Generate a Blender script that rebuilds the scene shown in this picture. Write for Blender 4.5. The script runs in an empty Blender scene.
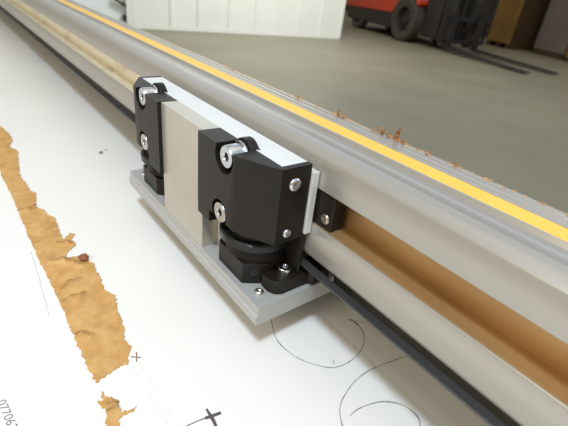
import bpy, bmesh, math, random
import numpy as np
from mathutils import Vector, Matrix, noise

random.seed(7)
SC = bpy.context.scene
COL = SC.collection
# ---------------------------------------------------------------- frame of the place
# lengths below are millimetres; z = 0 is the top of the carriage's base plate,
# the workshop floor lies FL below it. x runs along the rail, y across it.
H = 162.5
FL = H - 850.0
OFF = -FL / 1000.0
def W(x, y, z): return Vector((x / 1000, y / 1000, z / 1000 + OFF))

# camera orientation from the vanishing points of the rail and of the cross direction
CX, CY, F = 284.0, 213.0, 418.0
def _d(px, py):
    v = Vector((px - CX, -(py - CY), -F)); v.normalize(); return v
AX = -_d(-97, -73)
AY = _d(865, 44); AY = (AY - AX * AX.dot(AY)).normalized()
AZ = AX.cross(AY)
ROT = Matrix((AX, AY, AZ))
CAM = Vector((0, 0, H))
def at(px, py, z):                       # point of the horizontal plane z seen at that pixel
    r = ROT @ Vector((px - CX, -(py - CY), -F))
    t = (z - H) / r.z
    return Vector((r.x * t, r.y * t, z))

# ---------------------------------------------------------------- materials
def srgb(r, g, b):
    f = lambda c: (c / 255 / 12.92) if c / 255 <= 0.04045 else ((c / 255 + 0.055) / 1.055) ** 2.4
    return (f(r), f(g), f(b), 1)

def mat(name, col, rough=0.5, metal=0.0, var=0.0, scale=40, bump=0.0, bscale=200, stretch=(1, 1, 1), spec=0.5, col2=None, coat=0.0):
    m = bpy.data.materials.new(name); m.use_nodes = True
    nt = m.node_tree; N = nt.nodes; L = nt.links
    b = N['Principled BSDF']
    b.inputs['Roughness'].default_value = rough
    b.inputs['Metallic'].default_value = metal
    b.inputs['Specular IOR Level'].default_value = spec
    b.inputs['Coat Weight'].default_value = coat
    b.inputs['Base Color'].default_value = col
    tc = N.new('ShaderNodeTexCoord'); mp = N.new('ShaderNodeMapping')
    mp.inputs['Scale'].default_value = stretch
    L.new(tc.outputs['Object'], mp.inputs['Vector'])
    if var > 0 or col2:
        n = N.new('ShaderNodeTexNoise'); n.inputs['Scale'].default_value = scale; n.inputs['Detail'].default_value = 6
        L.new(mp.outputs[0], n.inputs['Vector'])
        r = N.new('ShaderNodeValToRGB')
        c2 = col2 or tuple([c * (1 - var) for c in col[:3]] + [1])
        r.color_ramp.elements[0].position = 0.35; r.color_ramp.elements[0].color = c2
        r.color_ramp.elements[1].position = 0.65; r.color_ramp.elements[1].color = col
        L.new(n.outputs['Fac'], r.inputs[0]); L.new(r.outputs[0], b.inputs['Base Color'])
    if bump > 0:
        n2 = N.new('ShaderNodeTexNoise'); n2.inputs['Scale'].default_value = bscale; n2.inputs['Detail'].default_value = 4
        L.new(mp.outputs[0], n2.inputs['Vector'])
        bp = N.new('ShaderNodeBump'); bp.inputs['Strength'].default_value = bump; bp.inputs['Distance'].default_value = 0.001
        L.new(n2.outputs['Fac'], bp.inputs['Height']); L.new(bp.outputs[0], b.inputs['Normal'])
    return m

M = {}
M['alu'] = mat('satin_aluminium', (0.45, 0.44, 0.42, 1), 0.42, 0.3, 0.05, 30, 0.10, 60, (0.15, 4, 4))
M['alu_top'] = mat('rail_aluminium', (0.40, 0.37, 0.325, 1), 0.30, 0.5, 0.05, 30, 0.08, 60, (0.1, 5, 5))
M['alu_plate'] = mat('milled_aluminium', (0.50, 0.46, 0.39, 1), 0.30, 0.5, 0.04, 60, 0.10, 500)
M['alu_saw'] = mat('sawn_aluminium', (0.66, 0.65, 0.62, 1), 0.5, 0.25, 0.04, 60, 0.15, 600)
M['black'] = mat('black_anodised_block', (0.013, 0.010, 0.007, 1), 0.42, 0.0, 0.15, 80, 0.12, 900, spec=0.24)
M['blackgloss'] = mat('black_oiled_steel', (0.012, 0.012, 0.013, 1), 0.25, 0.0, 0.1, 80, 0.08, 400, spec=0.35)
M['belt'] = mat('black_belt_rubber', (0.034, 0.033, 0.033, 1), 0.42, 0.0, 0.2, 60, 0.25, 400, (0.3, 3, 3), spec=0.8)
M['steel'] = mat('bright_zinc_steel', (0.66, 0.67, 0.69, 1), 0.24, 1.0, 0.2, 300)
M['darksteel'] = mat('brown_tinged_steel', (0.45, 0.40, 0.33, 1), 0.35, 1.0)
M['yellow'] = mat('yellow_insert', srgb(232, 180, 66), 0.5, 0.0, 0.06, 60)
M['board'] = mat('white_melamine', (0.785, 0.755, 0.70, 1), 0.45, 0.0, 0.03, 9, 0.06, 60)
M['pencil'] = mat('pencil_grey', (0.40, 0.39, 0.41, 1), 0.6, 0, 0.5, 500)
M['marker'] = mat('dark_marker', (0.09, 0.07, 0.075, 1), 0.6)
M['print'] = mat('grey_print_ink', (0.16, 0.15, 0.14, 1), 0.6)
M['brownprint'] = mat('faint_brown_print', (0.62, 0.53, 0.47, 1), 0.7)
M['brownmark'] = mat('brown_mark', (0.22, 0.12, 0.08, 1), 0.7)
M['chip'] = mat('wood_chip', srgb(228, 176, 116), 0.85, 0, 0.4, 300, 0.3, 900)
M['crumb'] = mat('dull_brown_crumb', srgb(158, 132, 98), 0.9, 0, 0.5, 400, 0.3, 900)
M['redchip'] = mat('red_brown_splinter', srgb(150, 92, 62), 0.8, 0, 0.4, 400, 0.3, 900)
M['concrete'] = mat('concrete_floor', (0.222, 0.204, 0.141, 1), 0.45, 0, 0.16, 1.6, 0.0, 5, spec=0.35)
M['siding'] = mat('white_siding', (0.80, 0.81, 0.77, 1), 0.5, 0, 0.03, 3)
M['doorwhite'] = mat('cool_white_door', (0.82, 0.87, 0.90, 1), 0.5, 0, 0.03, 3)
M['orange'] = mat('orange_red_paint', srgb(182, 50, 16), 0.4, 0, 0.15, 5)
M['tyre'] = mat('tyre_rubber', (0.05, 0.045, 0.036, 1), 0.9, 0, 0.3, 9, 0.4, 60)
M['chassis'] = mat('dark_frame_paint', (0.016, 0.013, 0.011, 1), 0.6, 0, 0.3, 5)
M['mast'] = mat('mast_steel', (0.06, 0.055, 0.048, 1), 0.45, 0.3, 0.3, 6)
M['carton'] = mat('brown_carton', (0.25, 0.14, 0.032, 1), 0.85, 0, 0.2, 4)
M['cartonshade'] = mat('shaded_sheets', (0.08, 0.042, 0.018, 1), 0.85, 0, 0.45, 6, stretch=(1, 1, 14))  # darker copy of the carton brown, side shade put into the colour
M['purple'] = mat('grey_mauve_wrap', (0.165, 0.135, 0.125, 1), 0.6, 0, 0.12, 3)
M['darkwall'] = mat('dark_wall', (0.04, 0.035, 0.03, 1), 0.8, 0, 0.2, 1)

def reflection_material():
    m = bpy.data.materials.new('reflection_tint'); m.use_nodes = True
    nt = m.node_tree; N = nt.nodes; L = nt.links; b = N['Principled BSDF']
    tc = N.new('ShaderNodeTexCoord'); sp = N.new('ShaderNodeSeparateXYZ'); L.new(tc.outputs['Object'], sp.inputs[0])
    mr = N.new('ShaderNodeMapRange'); mr.inputs['From Min'].default_value = -0.34; mr.inputs['From Max'].default_value = -0.15  # cream to brown along the rail: channel reflections put into the colour
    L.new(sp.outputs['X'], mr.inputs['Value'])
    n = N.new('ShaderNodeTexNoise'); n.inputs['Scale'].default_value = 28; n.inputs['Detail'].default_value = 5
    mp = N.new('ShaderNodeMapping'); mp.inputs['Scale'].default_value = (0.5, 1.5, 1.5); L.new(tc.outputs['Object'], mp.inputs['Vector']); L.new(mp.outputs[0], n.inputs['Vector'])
    brown_reflection = N.new('ShaderNodeValToRGB'); brown_reflection.color_ramp.elements[0].position = .3; brown_reflection.color_ramp.elements[1].position = .7
    brown_reflection.color_ramp.elements[0].color = (0.40, 0.235, 0.095, 1); brown_reflection.color_ramp.elements[1].color = (0.54, 0.34, 0.15, 1)
    L.new(n.outputs['Fac'], brown_reflection.inputs[0])
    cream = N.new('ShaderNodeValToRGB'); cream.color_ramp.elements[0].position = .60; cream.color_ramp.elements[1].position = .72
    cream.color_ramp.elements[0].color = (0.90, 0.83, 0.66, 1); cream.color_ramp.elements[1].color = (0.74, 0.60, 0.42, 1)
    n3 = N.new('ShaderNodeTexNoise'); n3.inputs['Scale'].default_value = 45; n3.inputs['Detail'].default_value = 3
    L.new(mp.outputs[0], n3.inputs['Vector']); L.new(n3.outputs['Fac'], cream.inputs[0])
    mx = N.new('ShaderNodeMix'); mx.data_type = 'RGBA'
    L.new(mr.outputs[0], mx.inputs['Factor']); L.new(cream.outputs[0], mx.inputs['A']); L.new(brown_reflection.outputs[0], mx.inputs['B'])
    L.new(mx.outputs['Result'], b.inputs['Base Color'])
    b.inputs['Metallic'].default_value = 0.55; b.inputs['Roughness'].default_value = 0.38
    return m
M['brown_reflection'] = reflection_material()

def fibre_material():
    m = bpy.data.materials.new('brown_torn_fibre'); m.use_nodes = True
    nt = m.node_tree; N = nt.nodes; L = nt.links; b = N['Principled BSDF']
    tc = N.new('ShaderNodeTexCoord')
    n = N.new('ShaderNodeTexNoise'); n.inputs['Scale'].default_value = 90; n.inputs['Detail'].default_value = 9; n.inputs['Roughness'].default_value = .65
    L.new(tc.outputs['Object'], n.inputs['Vector'])
    r = N.new('ShaderNodeValToRGB'); e = r.color_ramp.elements
    e[0].position = .30; e[0].color = srgb(180, 134, 76); e[1].position = .66; e[1].color = srgb(206, 163, 106)
    L.new(n.outputs['Fac'], r.inputs[0])
    at_ = N.new('ShaderNodeAttribute'); at_.attribute_name = 'crease_shade'
    n4 = N.new('ShaderNodeTexNoise'); n4.inputs['Scale'].default_value = 260; L.new(tc.outputs['Object'], n4.inputs['Vector'])
    mu = N.new('ShaderNodeMath'); mu.operation = 'MULTIPLY'; L.new(at_.outputs['Fac'], mu.inputs[0]); L.new(n4.outputs['Fac'], mu.inputs[1])
    mx_ = N.new('ShaderNodeMix'); mx_.data_type = 'RGBA'; L.new(mu.outputs[0], mx_.inputs['Factor'])
    L.new(r.outputs[0], mx_.inputs['A']); mx_.inputs['B'].default_value = srgb(90, 50, 15); L.new(mx_.outputs['Result'], b.inputs['Base Color'])  # dark brown stands in for shade along the creases
    bp = N.new('ShaderNodeBump'); bp.inputs['Strength'].default_value = .8; bp.inputs['Distance'].default_value = .0015
    L.new(n.outputs['Fac'], bp.inputs['Height']); L.new(bp.outputs[0], b.inputs['Normal'])
    b.inputs['Roughness'].default_value = .9; b.inputs['Specular IOR Level'].default_value = .15
    return m
M['fibre'] = fibre_material()

# ---------------------------------------------------------------- object helpers
def tag(o, label=None, cat=None, group=None, kind=None):
    if label: o['label'] = label
    if cat: o['category'] = cat
    if group: o['group'] = group
    if kind: o['kind'] = kind
    return o

def empty(name, loc, rz=0):
    o = bpy.data.objects.new(name, None); COL.objects.link(o)
    o.location = loc; o.rotation_euler = (0, 0, rz); o.empty_display_size = .05
    return o

def obj(name, bm, material, parent=None, bevel=0, seg=2, origin=None, smooth=True):
    """links the bmesh (metres, world directions, place coordinates) as one mesh object"""
    bmesh.ops.recalc_face_normals(bm, faces=bm.faces)
    me = bpy.data.meshes.new(name); bm.to_mesh(me); bm.free()
    o = bpy.data.objects.new(name, me); COL.objects.link(o)
    me.materials.append(material)
    if smooth:
        me.shade_smooth()
        if bevel <= 0: me.set_sharp_from_angle(angle=math.radians(32))
    if bevel > 0:
        md = o.modifiers.new('bevel', 'BEVEL'); md.width = bevel / 1000; md.segments = seg
        md.limit_method = 'ANGLE'; md.angle_limit = math.radians(32); md.harden_normals = True
    if parent is not None:
        o.parent = parent
    return o

BASE = Matrix.Translation((0, 0, OFF))
def place_mm(o):                           # top-level mesh modelled in mm/1000 of the place
    o.location = (0, 0, OFF); return o

def prism_x(pts, x0, x1, bm=None):         # polygon in (y, z) run along x
    bm = bm or bmesh.new()
    a = [bm.verts.new((x0 / 1000, y / 1000, z / 1000)) for y, z in pts]
    b = [bm.verts.new((x1 / 1000, y / 1000, z / 1000)) for y, z in pts]
    n = len(pts)
    bm.faces.new(a); bm.faces.new(b[::-1])
    for i in range(n): bm.faces.new((a[i], a[(i + 1) % n], b[(i + 1) % n], b[i]))
    return bm
def prism_z(pts, z0, z1, bm=None):         # polygon in (x, y) run along z
    bm = bm or bmesh.new()
    a = [bm.verts.new((x / 1000, y / 1000, z0 / 1000)) for x, y in pts]
    b = [bm.verts.new((x / 1000, y / 1000, z1 / 1000)) for x, y in pts]
    n = len(pts)
    bm.faces.new(a); bm.faces.new(b[::-1])
    for i in range(n): bm.faces.new((a[i], a[(i + 1) % n], b[(i + 1) % n], b[i]))
    return bm
def box(x0, x1, y0, y1, z0, z1, bm=None):
    return prism_z([(x0, y0), (x1, y0), (x1, y1), (x0, y1)], z0, z1, bm)
def frame_from(axis):
    a = Vector(axis).normalized()
    t = Vector((0, 0, 1)) if abs(a.z) < .9 else Vector((1, 0, 0))
    u = a.cross(t).normalized(); return u, a.cross(u).normalized(), a
def lathe(prof, c, axis, n=32, bm=None, close=True):   # prof: (radius, along axis) in mm
    bm = bm or bmesh.new(); u, v, a = frame_from(axis); c = Vector(c); rings = []
    for r, h in prof:
        if r < 1e-6: rings.append([bm.verts.new((c + a * h) / 1000)])
        else: rings.append([bm.verts.new((c + a * h + (u * math.cos(2 * math.pi * k / n) + v * math.sin(2 * math.pi * k / n)) * r) / 1000) for k in range(n)])
    for A, B in zip(rings, rings[1:]):
        for k in range(n):
            k2 = (k + 1) % n
            if len(A) == 1 and len(B) == 1: continue
            if len(A) == 1: bm.faces.new((A[0], B[k], B[k2]))
            elif len(B) == 1: bm.faces.new((A[k], B[0], A[k2]))
            else: bm.faces.new((A[k], B[k], B[k2], A[k2]))
    return bm
def cap_bolt(c, axis, r, h, sock, button=False, n=36):
    """socket head: c = centre of the seat, axis points out of the head"""
    bm = bmesh.new(); u, v, a = frame_from(axis); c = Vector(c)
    def ring(rad, z, hexed=False):
        vs = []
        for k in range(n):
            t = 2 * math.pi * k / n
            rr = rad
            if hexed: rr = rad * math.cos(math.pi / 6) / math.cos((t % (math.pi / 3)) - math.pi / 6)
            vs.append(bm.verts.new((c + a * z + (u * math.cos(t) + v * math.sin(t)) * rr) / 1000))
        return vs
    if button: rs = [ring(r, 0), ring(r, h * .25), ring(r * .93, h * .6), ring(r * .75, h * .88), ring(r * .58, h)]
    else: rs = [ring(r, 0), ring(r, h * .9), ring(r * .93, h)]
    rs += [ring(sock * 1.12, h), ring(sock, h * .93, True), ring(sock, h * .4, True)]
    for A, B in zip(rs, rs[1:]):
        for k in range(n): bm.faces.new((A[k], A[(k + 1) % n], B[(k + 1) % n], B[k]))
    bm.faces.new(rs[0]); bm.faces.new(rs[-1])
    return bm
def cut(o, cutters):                        # bake boolean differences into the mesh
    for bmc in cutters:
        me = bpy.data.meshes.new('cut'); bmesh.ops.recalc_face_normals(bmc, faces=bmc.faces); bmc.to_mesh(me); bmc.free()
        c = bpy.data.objects.new('cut', me); COL.objects.link(c)
        bpy.context.view_layer.update(); c.matrix_world = o.matrix_world.copy()
        md = o.modifiers.new('b', 'BOOLEAN'); md.operation = 'DIFFERENCE'; md.solver = 'EXACT'; md.object = c
        bpy.context.view_layer.update()
        dg = bpy.context.evaluated_depsgraph_get()
        new = bpy.data.meshes.new_from_object(o.evaluated_get(dg))
        o.modifiers.clear(); o.data = new
        bpy.data.objects.remove(c)
def add_bevel(o, w, seg=2):
    md = o.modifiers.new('bevel', 'BEVEL'); md.width = w / 1000; md.segments = seg
    md.limit_method = 'ANGLE'; md.angle_limit = math.radians(32); md.harden_normals = True
def child(o, parent):
    o.parent = parent; return o

# ================================================================ GUIDE RAIL
RX0, RX1 = -2700, 260
rail = empty('guide_rail', (0, 0, OFF))
tag(rail, 'long aluminium guide rail with yellow striped top running diagonally beside the white panel', 'guide rail')
prof = [(143.6, 22.8), (142, 25.6), (142, 43.6), (142.7, 44.6), (157, 44.6), (157, 66.5), (142.4, 66.5), (142, 66.9),
        (142, 82.9), (142.5, 83.6), (144, 84.9), (146.2, 86.1), (148.6, 86.9), (151.2, 87.3), (151.9, 86.9), (155, 86.1), (159.8, 85.6), (160.2, 84.9), (165, 84.7), (166.9, 85.3),
        (167.9, 87.2), (169.0, 87.3), (169.1, 86.6), (180.7, 86.6), (180.8, 87.3), (183.6, 87.3), (184.0, 86.7), (185.2, 86.7), (185.6, 87.3), (189.2, 87.3), (189.6, 86.7), (190.6, 86.7), (191.0, 87.4),
        (194.6, 87.4), (195.6, 86.6), (195.6, 22.8)]
rb = obj('rail_body', prism_x(prof, RX0, RX1), M['alu_top'], rail)
rb.data.set_sharp_from_angle(angle=math.radians(38))
obj('yellow_strip', prism_x([(169.2, 86.65), (169.2, 87.2), (180.6, 87.2), (180.6, 86.65)], RX0, RX1), M['yellow'], rail)
obj('channel_reflection', prism_x([(143.2, 44.75), (143.2, 45.2), (156.3, 45.2), (156.3, 66.3), (156.9, 66.3), (156.9, 44.75)], RX0, RX1), M['brown_reflection'], rail)  # added insert that carries the painted reflections of the aluminium channel

belt = obj('drive_belt', prism_x([(140.7, 14.4), (140.4, 15.9), (145.7, 16.3), (146.2, 14.2)], RX0, RX1), M['belt'], None, 0.3, 2)
place_mm(belt); tag(belt, 'thin glossy black belt stretched under the front edge of the aluminium rail', 'belt')

# ================================================================ BOARD AND BED
BZ = -38.0
board = obj('panel_board', box(-2650, 420, -760, 192, BZ - 18, BZ), M['board'], None, 0.4, 1)
place_mm(board); tag(board, 'large white coated board lying flat in front of the rail, marked with pencil circles', 'panel')

def ribbon(pts, width, z, wvar=0.0, closed=False):
    """flat inked line on the board: pts in mm (x, y)"""
    P = [Vector((p[0], p[1], 0)) for p in pts]; Q = []
    for i in range(len(P) - 1):
        p0 = P[max(i - 1, 0)]; p1 = P[i]; p2 = P[i + 1]; p3 = P[min(i + 2, len(P) - 1)]
        for k in range(8):
            t = k / 8
            Q.append(.5 * ((2 * p1) + (p2 - p0) * t + (2 * p0 - 5 * p1 + 4 * p2 - p3) * t * t + (3 * p1 - p0 - 3 * p2 + p3) * t ** 3))
    Q.append(P[-1]); bm = bmesh.new(); prev = None
    for i, q in enumerate(Q):
        d = (Q[min(i + 1, len(Q) - 1)] - Q[max(i - 1, 0)]).normalized(); nrm = Vector((-d.y, d.x, 0))
        w = width / 2 * (1 + wvar * (noise.noise(q * .15) * 1.6))
        q = q + nrm * noise.noise(q * .09) * .5
        a = bm.verts.new(((q + nrm * w).x / 1000, (q + nrm * w).y / 1000, z / 1000)); b = bm.verts.new(((q - nrm * w).x / 1000, (q - nrm * w).y / 1000, z / 1000))
        if prev: bm.faces.new((prev[0], prev[1], b, a))
        prev = (a, b)
    return bm
def pxline(px, width, name, m, wvar=.5, dz=.05):
    pts = [at(x, y, BZ) for x, y in px]
    return obj(name, ribbon([(p.x, p.y) for p in pts], width, BZ + dz, wvar), m, board, smooth=False)
o = pxline([(271, 316), (272, 324), (275, 336), (281, 345), (289.8, 352.8), (300, 359), (311, 363.4), (323, 366.6), (334, 367.6), (345, 364.5), (353, 359), (360, 352), (363.8, 344.4), (364, 336), (361.7, 329.6), (357, 323.5), (349, 319)], .65, 'pencil_circle', M['pencil'])
o['label'] = 'open pencil circle beside the carriage plate'
pxline([(349, 319), (353, 321.5), (358, 325)], 1.4, 'pencil_stroke', M['pencil'])
pxline([(354, 320.5), (362, 322), (371, 325)], .4, 'pencil_stroke', M['pencil'])
o = pxline([(412, 354.5), (399, 358.5), (386.7, 363.4), (375, 368), (364.6, 373.5), (355, 381), (347, 392), (342, 400), (339.8, 409.3), (340.5, 418), (343.5, 430)], .7, 'pencil_circle', M['pencil'])
o['label'] = 'large pencil arc running under the black belt'
o = pxline([(350, 415.7), (356, 410.5), (364.6, 406), (375, 403), (386.7, 402), (397, 403.5), (405.8, 407), (412, 411), (416.8, 415.6), (419.5, 420.5), (421, 430)], .8, 'pencil_circle', M['pencil'])
o['label'] = 'small pencil arc at the bottom edge of the photo'
pxline([(333, 360), (334, 364)], .5, 'pencil_stroke', M['pencil'])
pxline([(206.5, 409), (210, 414), (213.5, 420), (216.5, 428)], 1.5, 'marker_stroke', M['marker'], .3, .06)
pxline([(186, 426), (196, 421.5), (205, 418)], .6, 'marker_stroke', M['marker'], .3, .05)
pxline([(205, 418), (213, 415.3), (221, 412.6)], 1.5, 'marker_stroke', M['marker'], .3, .07)
pxline([(31, 252), (38, 275), (50, 318)], .3, 'pencil_line', M['pencil'], .5)
pxline([(131, 357), (141, 358)], .7, 'brown_cross', M['brownmark'], .3, .05)
pxline([(136, 352), (136.5, 362)], .6, 'brown_cross', M['brownmark'], .3, .06)
# two faint dotted printed lines
for xo in (0, 9):
    bm = bmesh.new(); rr = random.Random(3 + xo)
    for k in range(26):
        t = k / 25; p = at(132 + xo * .8 + 38 * t, 366 - xo * .3 + 62 * t, BZ)
        if rr.random() < .25: continue
        box(p.x - .5, p.x + .5, p.y - .22, p.y + .22, BZ + .01, BZ + .05, bm)
    obj('dotted_print', bm, M['brownprint'], board, smooth=False)
# printed number running along the lower left
cu = bpy.data.curves.new('number', 'FONT'); cu.body = '077062'; cu.extrude = 0
to = bpy.data.objects.new('number', cu); COL.objects.link(to); bpy.context.view_layer.update()
tm = bpy.data.meshes.new_from_object(to.evaluated_get(bpy.context.evaluated_depsgraph_get())); bpy.data.objects.remove(to)
xs = [v.co.x for v in tm.vertices]; ys = [v.co.y for v in tm.vertices]
O_ = at(-3.2, 402.4, BZ); U_ = at(9.4, 431.6, BZ) - O_; V_ = at(5.6, 398.6, BZ) - O_
for v in tm.vertices:
    a = (v.co.x - min(xs)) / (max(xs) - min(xs)); b = (v.co.y - min(ys)) / (max(ys) - min(ys))
    p = O_ + U_ * a + V_ * b; v.co = Vector((p.x, p.y, BZ + .05)) / 1000
tm.materials.clear(); tm.materials.append(M['print'])
to = bpy.data.objects.new('printed_number', tm); COL.objects.link(to); to.parent = board; to['label'] = 'small printed number 07706'

# torn brown strip: exposed rough fibre across the white board
def strip_mesh(px, creases, hmax, seed):
    P = [at(x, y, BZ) for x, y in px]; P = [Vector((p.x, p.y)) for p in P]
    Q = []
    for i in range(len(P)):                                 # ragged outline
        a, b = P[i], P[(i + 1) % len(P)]; L_ = (b - a).length
        n = max(1, int(L_ / .9)); d = (b - a).normalized() if L_ > 0 else Vector((1, 0)); nn = Vector((-d.y, d.x))
        for k in range(n):
            q = a + (b - a) * k / n
            amp = .9 if px[i][1] < 1e9 else 0
            q = q + nn * (noise.noise(Vector((q.x * 3.1, q.y * 3.1, seed))) * amp * .7 + noise.noise(Vector((q.x * .35, q.y * .35, seed))) * amp + noise.noise(Vector((q.x * 1.3, q.y * 1.3, seed))) * amp * 1.1)
            Q.append(q)
    bm = bmesh.new(); vs = [bm.verts.new((q.x, q.y, 0)) for q in Q]
    es = [bm.edges.new((vs[i], vs[(i + 1) % len(vs)])) for i in range(len(vs))]
    bmesh.ops.triangle_fill(bm, use_beauty=True, edges=es)
    for _ in range(8):
        le = [e for e in bm.edges if e.calc_length() > 1.7 and not e.is_boundary]
        if not le or len(bm.verts) > 22000: break
        bmesh.ops.subdivide_edges(bm, edges=le, cuts=1, use_grid_fill=False)
        bmesh.ops.triangulate(bm, faces=[f for f in bm.faces if len(f.verts) > 3])
    C_ = [[Vector(at(x, y, BZ)[:2]) for x, y in c] for c in creases]
    bnd = {v for e in bm.edges if e.is_boundary for v in e.verts}
    ck = bm.verts.layers.float.new('crease_shade')
    top = {}
    for v in bm.verts:
        p = Vector((v.co.x, v.co.y)); h = hmax * (.45 + .5 * noise.fractal(Vector((p.x * .09, p.y * .09, seed)), 1, 2, 4))
        for c in C_:
            for a, b in zip(c, c[1:]):
                ab = b - a; t = max(0, min(1, (p - a).dot(ab) / max(ab.length_squared, 1e-9))); dd = (p - (a + ab * t)).length
                h += 1.6 * math.exp(-((dd - 1.0) / 1.3) ** 2); v[ck] = max(v[ck], math.exp(-(dd / 1.1) ** 2))
        h = max(.15, h)
        if v in bnd: h *= .45
        v.co = Vector((v.co.x, v.co.y, BZ + h)) / 1000
    be = [e for e in bm.edges if e.is_boundary]
    r = bmesh.ops.extrude_edge_only(bm, edges=be)
    for v in [g for g in r['geom'] if isinstance(g, bmesh.types.BMVert)]: v.co.z = (BZ + .0) / 1000
    return bm
S1 = [(-60, 60), (-25, 104), (0, 126), (8.2, 133), (13, 140), (9.4, 147), (17.6, 150.5), (18.8, 162.3), (20, 176.3), (30.5, 190.4), (36.4, 194), (35.2, 206.9),
      (44.6, 210.4), (47, 214.7), (55.3, 218.2), (58.8, 228.8), (63.5, 239.3), (70, 233), (75.2, 234.6), (72, 239), (75.2, 245), (67, 254.6), (65.8, 258), (78, 256), (88, 254.6), (88, 260.5),
      (94, 265), (99.9, 278), (104.6, 289.8), (115, 295.7), (117.5, 310), (125.7, 329.6), (123.6, 338.5), (131, 347), (128.6, 359), (128, 363.6),
      (118, 369), (106, 376), (96, 383), (88, 368), (73.3, 335.5), (60, 303), (50.6, 282.8), (40, 262.8), (22, 220), (18.8, 211.5), (10.6, 192.8), (2.3, 177.5), (0, 169), (-22, 130), (-70, 72)]
CR = [[(20, 211), (28, 210.5), (36, 206)], [(0, 141), (8, 140)], [(52, 262), (64, 261), (74, 264), (84, 266)], [(58, 244), (68, 243.5), (73, 245)],
      [(62, 290), (70, 284), (78, 280)], [(64, 303), (72, 299), (80, 298), (84, 294)], [(74, 337), (82, 335), (90, 337)]]
ts = obj('fibre_strip', strip_mesh(S1, CR, 1.1, 1.3), M['fibre'], None)
place_mm(ts); ts.data.set_sharp_from_angle(angle=math.radians(80))
tag(ts, 'long ragged strip of rough brown fibre crossing the white board at left', 'fibre strip')
S2 = [(101.4, 391.7), (105, 397), (109, 397.5), (119, 402), (119.5, 408), (120.7, 413), (130, 410), (138.4, 406), (134, 411), (124, 416), (119.5, 419), (119, 430), (117, 445), (107, 440), (107.3, 426), (104.4, 411), (99, 405), (97, 401), (102, 401)]
t2 = obj('fibre_strip', strip_mesh(S2, [[(108, 405), (114, 404)], [(108, 412), (114, 409)]], 1.1, 4.7), M['fibre'], None)
place_mm(t2); t2.data.set_sharp_from_angle(angle=math.radians(80))
tag(t2, 'small ragged brown fibre scrap at the bottom edge below the long strip', 'fibre strip')

def chip_mesh(c, r, seed, flat=.5):
    bm = bmesh.new(); bmesh.ops.create_icosphere(bm, subdivisions=2, radius=1)
    for v in bm.verts:
        k = 1 + .7 * noise.noise(v.co * 1.7 + Vector((seed * 3.1, seed, 0)))
        v.co = Vector((c[0] + v.co.x * k * r, c[1] + v.co.y * k * r * .7, c[2] + max(-flat * .9, v.co.z * k * flat) * r + flat * r * .9)) / 1000
    return bm
p = at(84, 260, BZ)
sp_ = obj('splinter', chip_mesh((p.x, p.y, BZ + 1.2), 4.6, 5, .3), M['redchip'], ts)
sp_['label'] = 'reddish brown splinter'
for i, (x, y, r, lb) in enumerate([(101, 153, 3.6, 'larger brown crumb lying alone on the white board left of the carriage'),
                                   (105.5, 150, 1.8, 'tiny brown crumb right beside the larger crumb on the white board'),
                                   (72, 278, 1.6, None)][:2]):
    p = at(x, y, BZ); c = obj('wood_crumb', chip_mesh((p.x, p.y, BZ), r * .8, 9 + i, .35), M['crumb'], None, smooth=False); place_mm(c)
    tag(c, lb, 'wood crumb', 'brown crumbs on the white board')

# sawdust shavings caught along the far edge of the rail
def curl(c, r, turns, w, seed, tall):
    # a frayed bundle of thin bent slivers
    bm = bmesh.new(); rr = random.Random(seed)
    for k in range(9):
        a = rr.uniform(0, 6.28); L_ = r * rr.uniform(.7, 1.5); ox, oy = rr.gauss(0, r * .45), rr.gauss(0, .4); up = rr.uniform(.1, 1) * tall
        w_ = rr.uniform(.3, .65) * (1 + r * .15); prev = None
        for q in range(5):
            t = q / 4; x = c[0] + ox + math.cos(a) * L_ * (t - .5); y = c[1] + oy + math.sin(a) * L_ * .4 * (t - .5)
            z = c[2] + .15 + up * (1 - (2 * t - 1) ** 2 if k % 2 else t ** 1.4) ; ww = w_ * (1 - .6 * t)
            A_ = bm.verts.new((x / 1000, (y - ww) / 1000, z / 1000)); B_ = bm.verts.new((x / 1000, (y + ww) / 1000, (z + ww) / 1000))
            if prev: bm.faces.new((prev[0], A_, B_, prev[1]))
            prev = (A_, B_)
    bmesh.ops.solidify(bm, geom=bm.faces[:], thickness=.0002)
    return bm
RT = 87.4
for i, (x, y, r, tall, kind_) in enumerate([(341, 96, 2.2, 2.4, 0), (347, 100, 1.4, 1.4, 0), (384, 126, 3.0, 4.2, 1), (390, 131, 2.0, 2.2, 0), (397, 135, 2.6, 5.0, 1), (404, 139, 1.6, 1.8, 0), (300, 79.5, 1.6, 1.2, 0), (428, 150, 1.3, 1.0, 0), (455, 165, 1.6, 1.4, 0), (376, 119, 1.3, 1.2, 0)]):
    p = at(x, y, RT); yy = 193.2
    p = Vector((p.x * yy / p.y, yy, RT))
    c = obj('wood_shaving', curl((p.x, p.y, RT), r, 1.1 + .5 * (i % 3), 1.0, 40 + i, tall * 1.5), M['chip'], None, smooth=False); place_mm(c)
    names = ['curled wood shaving standing on the rail edge nearest the white wall corner', 'low shaving just right of that standing curl',
             'tallest tangled orange shaving midway along the far rail edge', 'short shaving between the two tall ones on the rail edge',
             'upright shaving just right of the tallest tangled one', 'small shaving right of the pair of upright ones',
             'faint shaving on the far rail edge, the leftmost of all', 'tiny shaving on the far rail edge, second from the right', 'tiny shaving on the far rail edge, the rightmost of all',
             'tiny shaving just left of the tallest tangled one']
    tag(c, names[i], 'wood shaving', 'wood shavings on the far edge of the rail')
bm = bmesh.new(); rr = random.Random(11)
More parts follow.
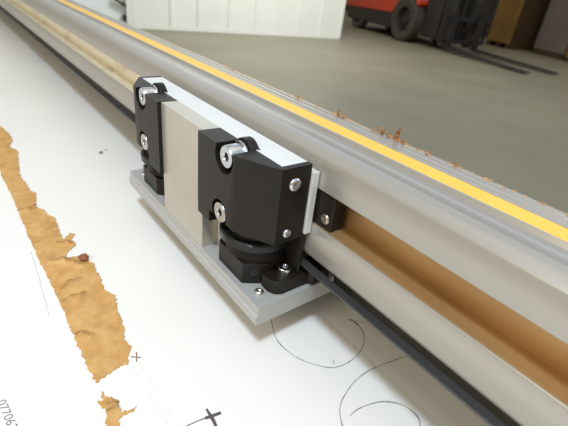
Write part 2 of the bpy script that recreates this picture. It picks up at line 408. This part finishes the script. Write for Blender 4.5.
for k in range(420):
    x = -520 + 560 * rr.random() ** .8; s = rr.uniform(.12, .5) * (1.4 if rr.random() < .15 else 1)
    y = 195.2 - abs(rr.gauss(0, 1.0)) - s; z = RT
    a = rr.random() * 3; dx, dy = math.cos(a) * s * 1.6, math.sin(a) * s * .8
    prism_z([(x - dx, y - dy), (x + dy, y - dx * .3), (x + dx, y + dy), (x - dy, y + dx * .3)], z + .01, z + .1 + s, bm)
sd = obj('sawdust', bm, M['chip'], None, smooth=False); place_mm(sd)
tag(sd, 'fine brown sawdust scattered along the outer edge of the rail', 'sawdust', kind='stuff')

# rail support and bed (under the rail and the board)
bed = empty('machine_bed', (0, 0, 0))
tag(bed, 'grey machine bed carrying the white board and the rail', 'machine bed')
def bchild(name, bm, m, bev=0):
    o = obj(name, bm, m, bed, bev); o.location = (0, 0, OFF); return o
sb = obj('support_beam', box(-2690, 250, 192.9, 195.4, BZ - 18, 22.7), M['mast'], None); place_mm(sb)
tag(sb, 'thin grey upright beam under the outer edge of the rail', 'beam')
bchild('bed_top', box(-2700, 420, -740, 200, -78, BZ - 18.05), M['mast'])
for x in (-2600, -1200, 330):
    for y in (-680, 140): bchild('leg', box(x - 40, x + 40, y - 40, y + 40, FL, -78.05), M['mast'])

# ================================================================ CARRIAGE
car = empty('sliding_carriage', (-.2375, .122, OFF))
tag(car, 'aluminium carriage with two black bearing blocks mounted on the rail above the white board', 'carriage')
LOC = Vector((.2375, -.122, 0))
def part(name, bm, m, bev=0, seg=2, parent=car):
    o = obj(name, bm, m, parent, bev, seg)
    if parent is car: o.location = LOC
    return o
T = 80.8
part('base_plate', prism_x([(108.2, 0), (108.2, -5.2), (106.6, -5.9), (106.6, -6.6), (107.4, -12.4), (166, -12.4), (166, -.1), (139.8, -.1), (139.8, 0)], -337.5, -137.5), M['alu'], .5, 2)
bm = bmesh.new()
pr = [(-328.0, T), (-328.0, 37), (-277, 37), (-277, .02), (-198, .02), (-198, 37), (-145.6, 37), (-145.6, T)]
a = [bm.verts.new((x / 1000, .1202, z / 1000)) for x, z in pr]; b = [bm.verts.new((x / 1000, .1368, z / 1000)) for x, z in pr]
bm.faces.new(a); bm.faces.new(b[::-1])
for i in range(8): bm.faces.new((a[i], a[(i + 1) % 8], b[(i + 1) % 8], b[i]))
part('back_plate', bm, M['alu_saw'], .35, 2)
part('front_plate', box(-264, -205.2, 108.4, 120.0, .02, T), M['alu_plate'], .35, 2)
part('spacer_plate', box(-329, -140.2, 137.0, 141.4, 39, 76.4), M['alu_saw'], .35, 2)

mid = -237.5
def mx(v, s): return mid + (v - mid) * s           # s = 1 right hand side, -1 its mirror image
def mpoly(pts, s): return [(mx(x, s), y) for x, y in pts]
YF = 105.6
for s in (1, -1):
    plan = [(-205.6, YF), (-164, YF), (-141.6, 117.6), (-141.6, 136.6), (-145.2, 136.6), (-145.2, 119.9), (-205.6, 119.9)]
    if s == -1:
        plan = [(-211.5, YF), (-168.6, YF), (-145.2, 118.4), (-144.2, 120.6), (-144.2, 136.6), (-146.8, 136.6), (-146.8, 119.9), (-211.5, 119.9)]
    bl = part('bearing_block', prism_z(mpoly(plan, s), 37, T + .25), M['black'])
    # pockets for the cap bolts, top one open upward, bottom one open downward
    bpy.context.view_layer.update()
    z1, z2, bx, b2 = (76.0, 41.0, -176.5, -179.6) if s == 1 else (76.5, 43.0, -181.8, -182.4)
    cuts = [lathe([(0, 0), (9.2, 0), (9.2, 30), (0, 30)], (mx(bx, s), 117, z1), (0, -1, 0), 40),
            lathe([(0, 0), (8.2, 0), (8.2, 30), (0, 30)], (mx(b2, s), 117, z2), (0, -1, 0), 40),
            box(mx(bx, s) - 8.6, mx(bx, s) + 8.6, 80, 117, z1, 100)]
    cut(bl, cuts); add_bevel(bl, .45, 2)
    bl.data.shade_smooth()
    o = obj('block_tab', box(min(mx(-205.6 if s == 1 else -211.5, s), mx(-191, s)), max(mx(-205.6 if s == 1 else -211.5, s), mx(-191, s)), YF, 119.9, 28.8, 36.98), M['black'], bl, .4); 
    # raised rim behind the upper bolt
    pr = [(mx(bx, s) + 9.0 * math.cos(t), z1 + 9.0 * math.sin(t)) for t in [math.pi * k / 16 for k in range(17)]]
    bm = bmesh.new(); a = [bm.verts.new((x / 1000, .1172, z / 1000)) for x, z in pr]; b = [bm.verts.new((x / 1000, .1226, z / 1000)) for x, z in pr]
    bm.faces.new(a); bm.faces.new(b[::-1])
    for k in range(17): bm.faces.new((a[k], a[(k + 1) % 17], b[(k + 1) % 17], b[k]))
    for v in bm.verts: v.co.z = max(v.co.z, (T + .3) / 1000) if v.co.y > .12 else v.co.z
    obj('pocket_rim', bm, M['black'], bl, .3)
    for (xx, zz, y0) in ((bx, z1, 114.6), (b2, z2, 113.6)):
        x_ = mx(xx, s)
        obj('washer', lathe([(4, 0), (7.4, 0), (7.6, .3), (7.6, 1.3), (7.3, 1.6), (4, 1.6), (4, 0)], (x_, y0 + 2.0, zz), (0, -1, 0), 36), M['steel'], bl)
        obj('cap_bolt', cap_bolt((x_, y0 + .4, zz), (0, -1, 0), 6.3, 8.2, 2.45), M['steel'], bl)
    for (yy, zz, r) in ((126.3, 71.6, 3.7), (124.8, 43, 2.6)):
        obj('end_screw', cap_bolt((mx(-141.6 if s == 1 else -144.2, s), yy, zz), (s, 0, 0), r, 1.6, r * .45, True), M['steel'], bl)
    # roller housing: eight sided foot, round disc and neck under the block
    oct_ = [(-188.5, 111.6), (-161, 111.6), (-154, 123), (-154, 139), (-196, 139), (-196, 119)]
    hs = part('roller_housing', prism_z(mpoly(oct_, s), .05, 14.5), M['black'], .6)
    obj('neck', lathe([(0, 14.0), (20.5, 14.0), (19, 19), (17.5, 22.6), (0, 22.6)], (mx(-175, s), 131.5, 0), (0, 0, 1), 40), M['black'], hs, .4)
    obj('roller_disc', lathe([(0, 22.6), (21.6, 22.6), (22.6, 23.4), (22.6, 27.6), (21.6, 28.6), (0, 28.6)], (mx(-174.5, s), 129.5, 0), (0, 0, 1), 56), M['blackgloss'], hs)
    obj('roller_collar', lathe([(0, 28.6), (17.5, 28.6), (16, 36.9), (0, 36.9)], (mx(-174, s), 129.5, 0), (0, 0, 1), 40), M['blackgloss'], hs)
    obj('socket_hole', cap_bolt((mx(-157.2, s), 117.9, 8.4), (.85 * s, -.52, 0), 2.3, .4, 1.5, True), M['blackgloss'], hs)
    ft = [(-153.9, 120.5), (-146.8, 120.5), (-142.6, 122.6), (-140.6, 126.5), (-140.6, 146), (-138, 148), (-138, 160), (-140, 163), (-153.9, 163)]
    obj('clamp_riser', prism_z(mpoly([(-153.9, 143.5), (-143.5, 143.5), (-143.5, 150), (-153.9, 150)], s), 9.2, 10.8), M['black'], hs, .3)
    obj('rear_housing', prism_z(mpoly([(-157, 138.2), (-142.6, 138.2), (-142.6, 139.9), (-157, 139.9)], s), 9.4, 36.9), M['black'], hs, .5)
    f_ = part('clamp_foot', prism_z(mpoly(ft, s), .05, 9.2), M['black'], .9, 3)
    obj('clamp_screw', cap_bolt((mx(-148.4, s), 133.2, 9.2), (0, 0, 1), 4.3, 4.0, 1.7), M['steel'], f_)
    sc_ = part('plate_screw', cap_bolt((mx(-149.2, s), 116.2, 0), (0, 0, 1), 2.9, 1.7, 1.3, True), M['steel'])
    g_ = part('guide_shoe', box(min(mx(-150, s), mx(-127.6, s)), max(mx(-150, s), mx(-127.6, s)), 142.9, 152, 45.4, 65.6), M['black'], .8)
    obj('shoe_screw', cap_bolt((mx(-132.2, s), 142.95, 51.8), (0, -1, 0), 3.0, 1.3, 1.1, True), M['darksteel'], g_)

# ================================================================ WORKSHOP BEHIND
fl = bpy.data.objects.new('floor', None)
bm = bmesh.new(); box(-16000, 9000, -9000, 16000, -100, 0, bm)
fl = obj('floor', bm, M['concrete'], None); tag(fl, kind='structure')

def fp(px, py):                             # point of the floor seen at that pixel (metres)
    p = at(px, py, FL); return Vector((p.x / 1000, p.y / 1000, 0))
A = fp(148, 28.8); B = fp(339.5, 38.8)
d = (B - A).normalized(); nrm = Vector((d.y, -d.x, 0))      # towards the viewer
# left of pixel 135 the cool door leaf continues the line
Cn = fp(136.5, 28.2); t0 = (Cn - A).dot(d)
Lw = (B - A).dot(d)
seams = [((fp(x, 28.8 + (x - 148) * .052) - A).dot(d)) for x in (172, 199, 229, 255, 277, 297, 319)]
def wallpt(t, o, z): v = A + d * t + nrm * o; return Vector((v.x, v.y, z))
# siding: profile along the wall with shallow ribs
prof2 = [(t0, 0)]
for t in seams: prof2 += [(t - .035, 0), (t - .02, .018), (t + .02, .018), (t + .035, 0)]
prof2 += [(Lw - .05, 0)]
bm = bmesh.new()
fr = [(t, o) for t, o in prof2]; bk = [(Lw - .05, -.10), (t0, -.10)]
ring0 = [bm.verts.new(wallpt(t, o, .012)) for t, o in fr + bk]; ring1 = [bm.verts.new(wallpt(t, o, 2.9)) for t, o in fr + bk]
n = len(ring0); bm.faces.new(ring0); bm.faces.new(ring1[::-1])
for i in range(n): bm.faces.new((ring0[i], ring0[(i + 1) % n], ring1[(i + 1) % n], ring1[i]))
tag(obj('wall_back', bm, M['siding'], None), kind='structure')
def wbox(t_0, t_1, o0, o1, z0, z1):
    bm = bmesh.new(); q = [(t_0, o0), (t_1, o0), (t_1, o1), (t_0, o1)]
    a = [bm.verts.new(wallpt(t, o, z0)) for t, o in q]; b = [bm.verts.new(wallpt(t, o, z1)) for t, o in q]
    bm.faces.new(a); bm.faces.new(b[::-1])
    for i in range(4): bm.faces.new((a[i], a[(i + 1) % 4], b[(i + 1) % 4], b[i]))
    return bm
tag(obj('trim_1', wbox(Lw - .05, Lw, -.12, .02, 0, 2.9), M['siding'], None, 4), kind='structure')
tag(obj('trim_2', wbox(t0 - .12, t0 - .002, -.12, .04, 0, 2.9), M['siding'], None, 4), kind='structure')
tag(obj('baseboard_back', wbox(t0, Lw - .05, .019, .026, 0.0, .05), M['siding'], None), kind='structure')
bm = bmesh.new()
pr = [(t0 - 4.2, 0)]
for t in (3.6, 3.0, 2.4, 1.8, 1.25, .75): pr += [(t0 - t - .05, 0), (t0 - t, .03), (t0 - t + .05, 0)]
pr += [(t0 - .13, 0), (t0 - .13, -.08), (t0 - 4.2, -.08)]
a = [bm.verts.new(wallpt(t, o - .03, .01)) for t, o in pr]; b = [bm.verts.new(wallpt(t, o - .03, 2.7)) for t, o in pr]
bm.faces.new(a); bm.faces.new(b[::-1]); n = len(a)
for i in range(n): bm.faces.new((a[i], a[(i + 1) % n], b[(i + 1) % n], b[i]))
dr = obj('door_1', bm, M['doorwhite'], None); tag(dr, kind='structure')
def on_wall(px, py, o=.0):                  # (t, z) on the wall plane seen at that pixel
    r = ROT @ Vector((px - CX, -(py - CY), -F)); c0 = Vector((0, 0, .85)); Q = A + nrm * o
    k = (Q - c0).dot(nrm) / r.dot(nrm); P = c0 + r * k
    return (P - A).dot(d), P.z
ta, za = on_wall(113, -2); tb, zb = on_wall(126, 6)
bm = bmesh.new(); q = [(ta, za + .016), (ta, za - .016), (tb, zb - .016), (tb, zb + .016)]
a = [bm.verts.new(wallpt(t, .0, z)) for t, z in q]; b = [bm.verts.new(wallpt(t, .04, z)) for t, z in q]
bm.faces.new(a); bm.faces.new(b[::-1])
for i in range(4): bm.faces.new((a[i], a[(i + 1) % 4], b[(i + 1) % 4], b[i]))
o = obj('door_handle', bm, M['chassis'], dr); o['label'] = 'dark slanted door bar'
tc_, zc_ = on_wall(125, 18)
o = obj('door_latch', wbox(tc_ - .03, tc_ + .03, -.005, .02, zc_ - .03, zc_ + .04), M['chassis'], dr); o['label'] = 'small dark door latch'
bm = bmesh.new(); box(-16000, 9000, 15900, 16000, 0, 3500, bm)
# dark far wall of the hall
fw = obj('wall_far', box(-16000, 9000, 10800, 10900, 0, 3500), M['darkwall'], None); tag(fw, kind='structure')
bm.free()

# ---- forklift, driving side towards us, forks to the right
tp = fp(397.5, 40.5)
HD = math.atan2(-.26, .966)
fk = empty('forklift', (tp.x, tp.y, 0), HD)
tag(fk, 'orange red forklift parked beyond the white wall with its forks lowered', 'forklift')
R_t = .365
def fpart(name, bm, m, bev=0, parent=fk, seg=2): return obj(name, bm, m, parent, bev, seg)
def tyre(x, y, r, w):
    p = lathe([(r * 560, -w * 420), (r * 900, -w * 500), (r * 1000, -w * 380), (r * 1000, w * 380), (r * 900, w * 500), (r * 560, w * 420), (r * 560, -w * 420)], (x * 1000, y * 1000, r * 1000), (0, 1, 0), 40)
    t_ = fpart('tyre', p, M['tyre'])
    fpart('wheel_rim', lathe([(0, -w * 200), (r * 200, -w * 230), (r * 240, -w * 120), (r * 500, -w * 60), (r * 575, -w * 380), (r * 575, w * 380), (0, w * 380)], (x * 1000, y * 1000, r * 1000), (0, 1, 0), 32), M['chassis'], 0, t_)
tyre(0, .11, R_t, .24); tyre(0, 1.0, R_t, .24)
tyre(-1.62, .13, .25, .18); tyre(-1.62, .98, .25, .18)
fpart('chassis', prism_z([(-2050, 50), (-2050, 1060), (-420, 1060), (-420, 50)], 170, 430), M['chassis'], 8)
# side sill with the wheel arch and the orange body above it
body = [(-2150, 400), (-2200, 900), (-2050, 1120), (-1200, 1130), (-1150, 930), (-600, 900), (-560, 640), (-250, 760), (120, 790), (300, 700), (330, 640), (300, 600), (180, 705), (-60, 735), (-260, 640), (-400, 430)]
bm = bmesh.new(); a = [bm.verts.new((x / 1000, .03, z / 1000)) for x, z in body]; b = [bm.verts.new((x / 1000, 1.08, z / 1000)) for x, z in body]
bm.faces.new(a); bm.faces.new(b[::-1]); n = len(a)
for i in range(n): bm.faces.new((a[i], a[(i + 1) % n], b[(i + 1) % n], b[i]))
fpart('body', bm, M['orange'], 12)
fpart('front_frame', box(400, 795, 150, 960, 150, 900), M['chassis'], 5)
for y in (260, 760):
    m_ = fpart('mast_upright', box(800, 920, y, y + 90, 60, 2300), M['mast'], 5)
    fpart('roller_bracket', box(770, 800, y + 20, y + 70, 60, 130), M['steel'], 3, m_)
fpart('fork_carriage', box(950, 990, 60, 1050, 130, 190), M['chassis'], 4)
fpart('fork_carriage', box(950, 990, 60, 1050, 470, 540), M['chassis'], 4)
fpart('load_backrest', box(955, 985, 60, 100, 190, 1300), M['chassis'], 4)
fpart('load_backrest', box(955, 985, 1010, 1050, 190, 1300), M['chassis'], 4)
fpart('hydraulic_hose', lathe([(18, 100), (18, 2000)], (860, 555, 0), (0, 0, 1), 12), M['chassis'])
for y in (200, 780):
    pr = [(995, 620), (995, 60), (1030, 32), (2650, 22), (2650, 36), (1050, 75), (1035, 620)]
    bm = bmesh.new(); a = [bm.verts.new((x / 1000, y / 1000, z / 1000)) for x, z in pr]; b = [bm.verts.new((x / 1000, (y + 120) / 1000, z / 1000)) for x, z in pr]
    bm.faces.new(a); bm.faces.new(b[::-1]); n = len(a)
    for i in range(n): bm.faces.new((a[i], a[(i + 1) % n], b[(i + 1) % n], b[i]))
    fpart('fork', bm, M['chassis'], 3)
fpart('seat', box(-1050, -620, 330, 800, 905, 1040), M['chassis'], 30)
for (x, y) in ((-1500, 90), (-1500, 1000), (250, 90), (250, 1000)):
    fpart('guard_post', box(x - 30, x + 30, y - 25, y + 25, 780 if x > 0 else 1125, 2080), M['chassis'], 5)
fpart('guard_roof', box(-1560, 320, 50, 1060, 2080, 2130), M['chassis'], 8)

# ---- stacked goods behind the forks
def goods(name, px0, px1, depth, h, m, label, cat, turn=0, band=None):
    a = fp(*px0); b = fp(*px1); w = (b - a).length * (.8 if px0[0] < 490 else 1); ang = math.atan2(b.y - a.y, b.x - a.x)
    e = empty(name, a, ang); tag(e, label, cat, 'crate stacks behind the forklift')
    return e, w
e, w = goods('crate_stack', (485.5, 44), (512.5, 50.5), 1, 1, None, 'tall brown wooden crate stack behind the forklift forks', 'crate')
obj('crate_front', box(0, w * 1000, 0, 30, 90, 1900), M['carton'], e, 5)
obj('crate_body', box(5, w * 1000 - 2, 30.5, 1100, 90, 1890), M['cartonshade'], e, 8)
for k in range(3): obj('skid', box(w * 420 * k + 10, w * 420 * k + 90, 5, 1090, 0, 89.5), M['cartonshade'], e, 3)
e, w = goods('crate_stack', (531, 52.5), (561, 60), 1, 1, None, 'grey mauve wrapped stack right of the brown crate', 'crate')
obj('wrapped_load', box(0, w * 1000, 0, 900, 90, 1800), M['purple'], e, 15)
obj('skid', box(10, w * 1000 - 10, 10, 880, 0, 89.5), M['cartonshade'], e, 3)
e, w = goods('crate_stack', (563, 60.5), (592, 68), 1, 1, None, 'pale brown crate cut off by the right edge of the photo', 'crate')
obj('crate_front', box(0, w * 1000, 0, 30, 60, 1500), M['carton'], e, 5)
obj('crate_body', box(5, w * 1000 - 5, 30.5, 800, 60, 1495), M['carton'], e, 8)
obj('skid', box(10, w * 1000 - 10, 10, 790, 0, 59.5), M['cartonshade'], e, 3)

# ================================================================ CAMERA
cd = bpy.data.cameras.new('camera'); cam = bpy.data.objects.new('camera', cd); COL.objects.link(cam)
cam.matrix_world = Matrix.Translation(W(0, 0, H)) @ ROT.to_4x4()
cd.sensor_width = 36; cd.lens = 36 * F / 568; cd.clip_start = .01; cd.clip_end = 60
cd.dof.use_dof = True; cd.dof.focus_distance = .25; cd.dof.aperture_fstop = 16
SC.camera = cam

# ================================================================ LIGHT
w = bpy.data.worlds.new('hall'); SC.world = w; w.use_nodes = True
nt = w.node_tree; N = nt.nodes; L = nt.links; bg = N['Background']
tc = N.new('ShaderNodeTexCoord'); sp = N.new('ShaderNodeSeparateXYZ'); L.new(tc.outputs['Generated'], sp.inputs[0])
r = N.new('ShaderNodeValToRGB'); e = r.color_ramp.elements            # warm side (behind the viewer)
e[0].position = 0.0; e[0].color = (.85, .75, .56, 1)
e[1].position = .8; e[1].color = (1.10, 1.04, .90, 1)
L.new(sp.outputs['Z'], r.inputs[0])
r2 = N.new('ShaderNodeValToRGB'); e = r2.color_ramp.elements     # cooler daylight side (beyond the rail)
e[0].position = 0.03; e[0].color = (.46, .46, .45, 1)
e[1].position = 1.0; e[1].color = (3.0, 2.9, 2.7, 1)
for p_, c_ in ((.2, (.72, .75, .78, 1)), (.37, (1.75, 1.95, 2.2, 1)), (.60, (.95, 1.22, 1.6, 1)), (.84, (.9, .95, 1.0, 1)), (.93, (2.2, 2.2, 2.1, 1))):
    m_ = e.new(p_); m_.color = c_
L.new(sp.outputs['Z'], r2.inputs[0])
mr = N.new('ShaderNodeMapRange'); mr.inputs['From Min'].default_value = -.35; mr.inputs['From Max'].default_value = .45
L.new(sp.outputs['Y'], mr.inputs['Value'])
mix = N.new('ShaderNodeMix'); mix.data_type = 'RGBA'
L.new(mr.outputs[0], mix.inputs['Factor']); L.new(r.outputs[0], mix.inputs['A']); L.new(r2.outputs[0], mix.inputs['B'])
L.new(mix.outputs['Result'], bg.inputs['Color'])
bg.inputs['Strength'].default_value = 0.56
def area(name, loc, target, sx, sy, power, col):
    l = bpy.data.lights.new(name, 'AREA'); l.shape = 'RECTANGLE'; l.size = sx; l.size_y = sy; l.energy = power; l.color = col
    o = bpy.data.objects.new(name, l); COL.objects.link(o); o.location = loc
    o.rotation_euler = (Vector(target) - Vector(loc)).to_track_quat('-Z', 'Y').to_euler(); return o
tgt = W(-150, 110, 0)
area('lamp_overhead', tgt + Vector((.43, -.48, 1.3)), tgt, .20, .18, 19, (.70, .84, 1.0))
area('light_hall', (.5, 4.2, 3.6), (.3, 4.0, 0), 1.2, .6, 55, (1.0, .98, .90))  # fill added over the floor to brighten the concrete
wm = (A + B) / 2 + nrm * 2.0
area('light_hall', (wm.x, wm.y, 3.0), ((A + B) / 2) + Vector((0, 0, .3)), 1.2, .6, 95, (.97, 1.0, .97))

area('fill_behind_viewer', tgt + Vector((.35, -1.6, 1.2)), tgt, 1.0, .8, 11, (1.0, .90, .70))  # warm fill added to lift the shadow under the rail

vs = SC.view_settings
SC.display_settings.display_device = 'sRGB'
vs.view_transform = 'Standard'; vs.look = 'None'; vs.gamma = 1; vs.use_curve_mapping = False; vs.exposure = 0.05
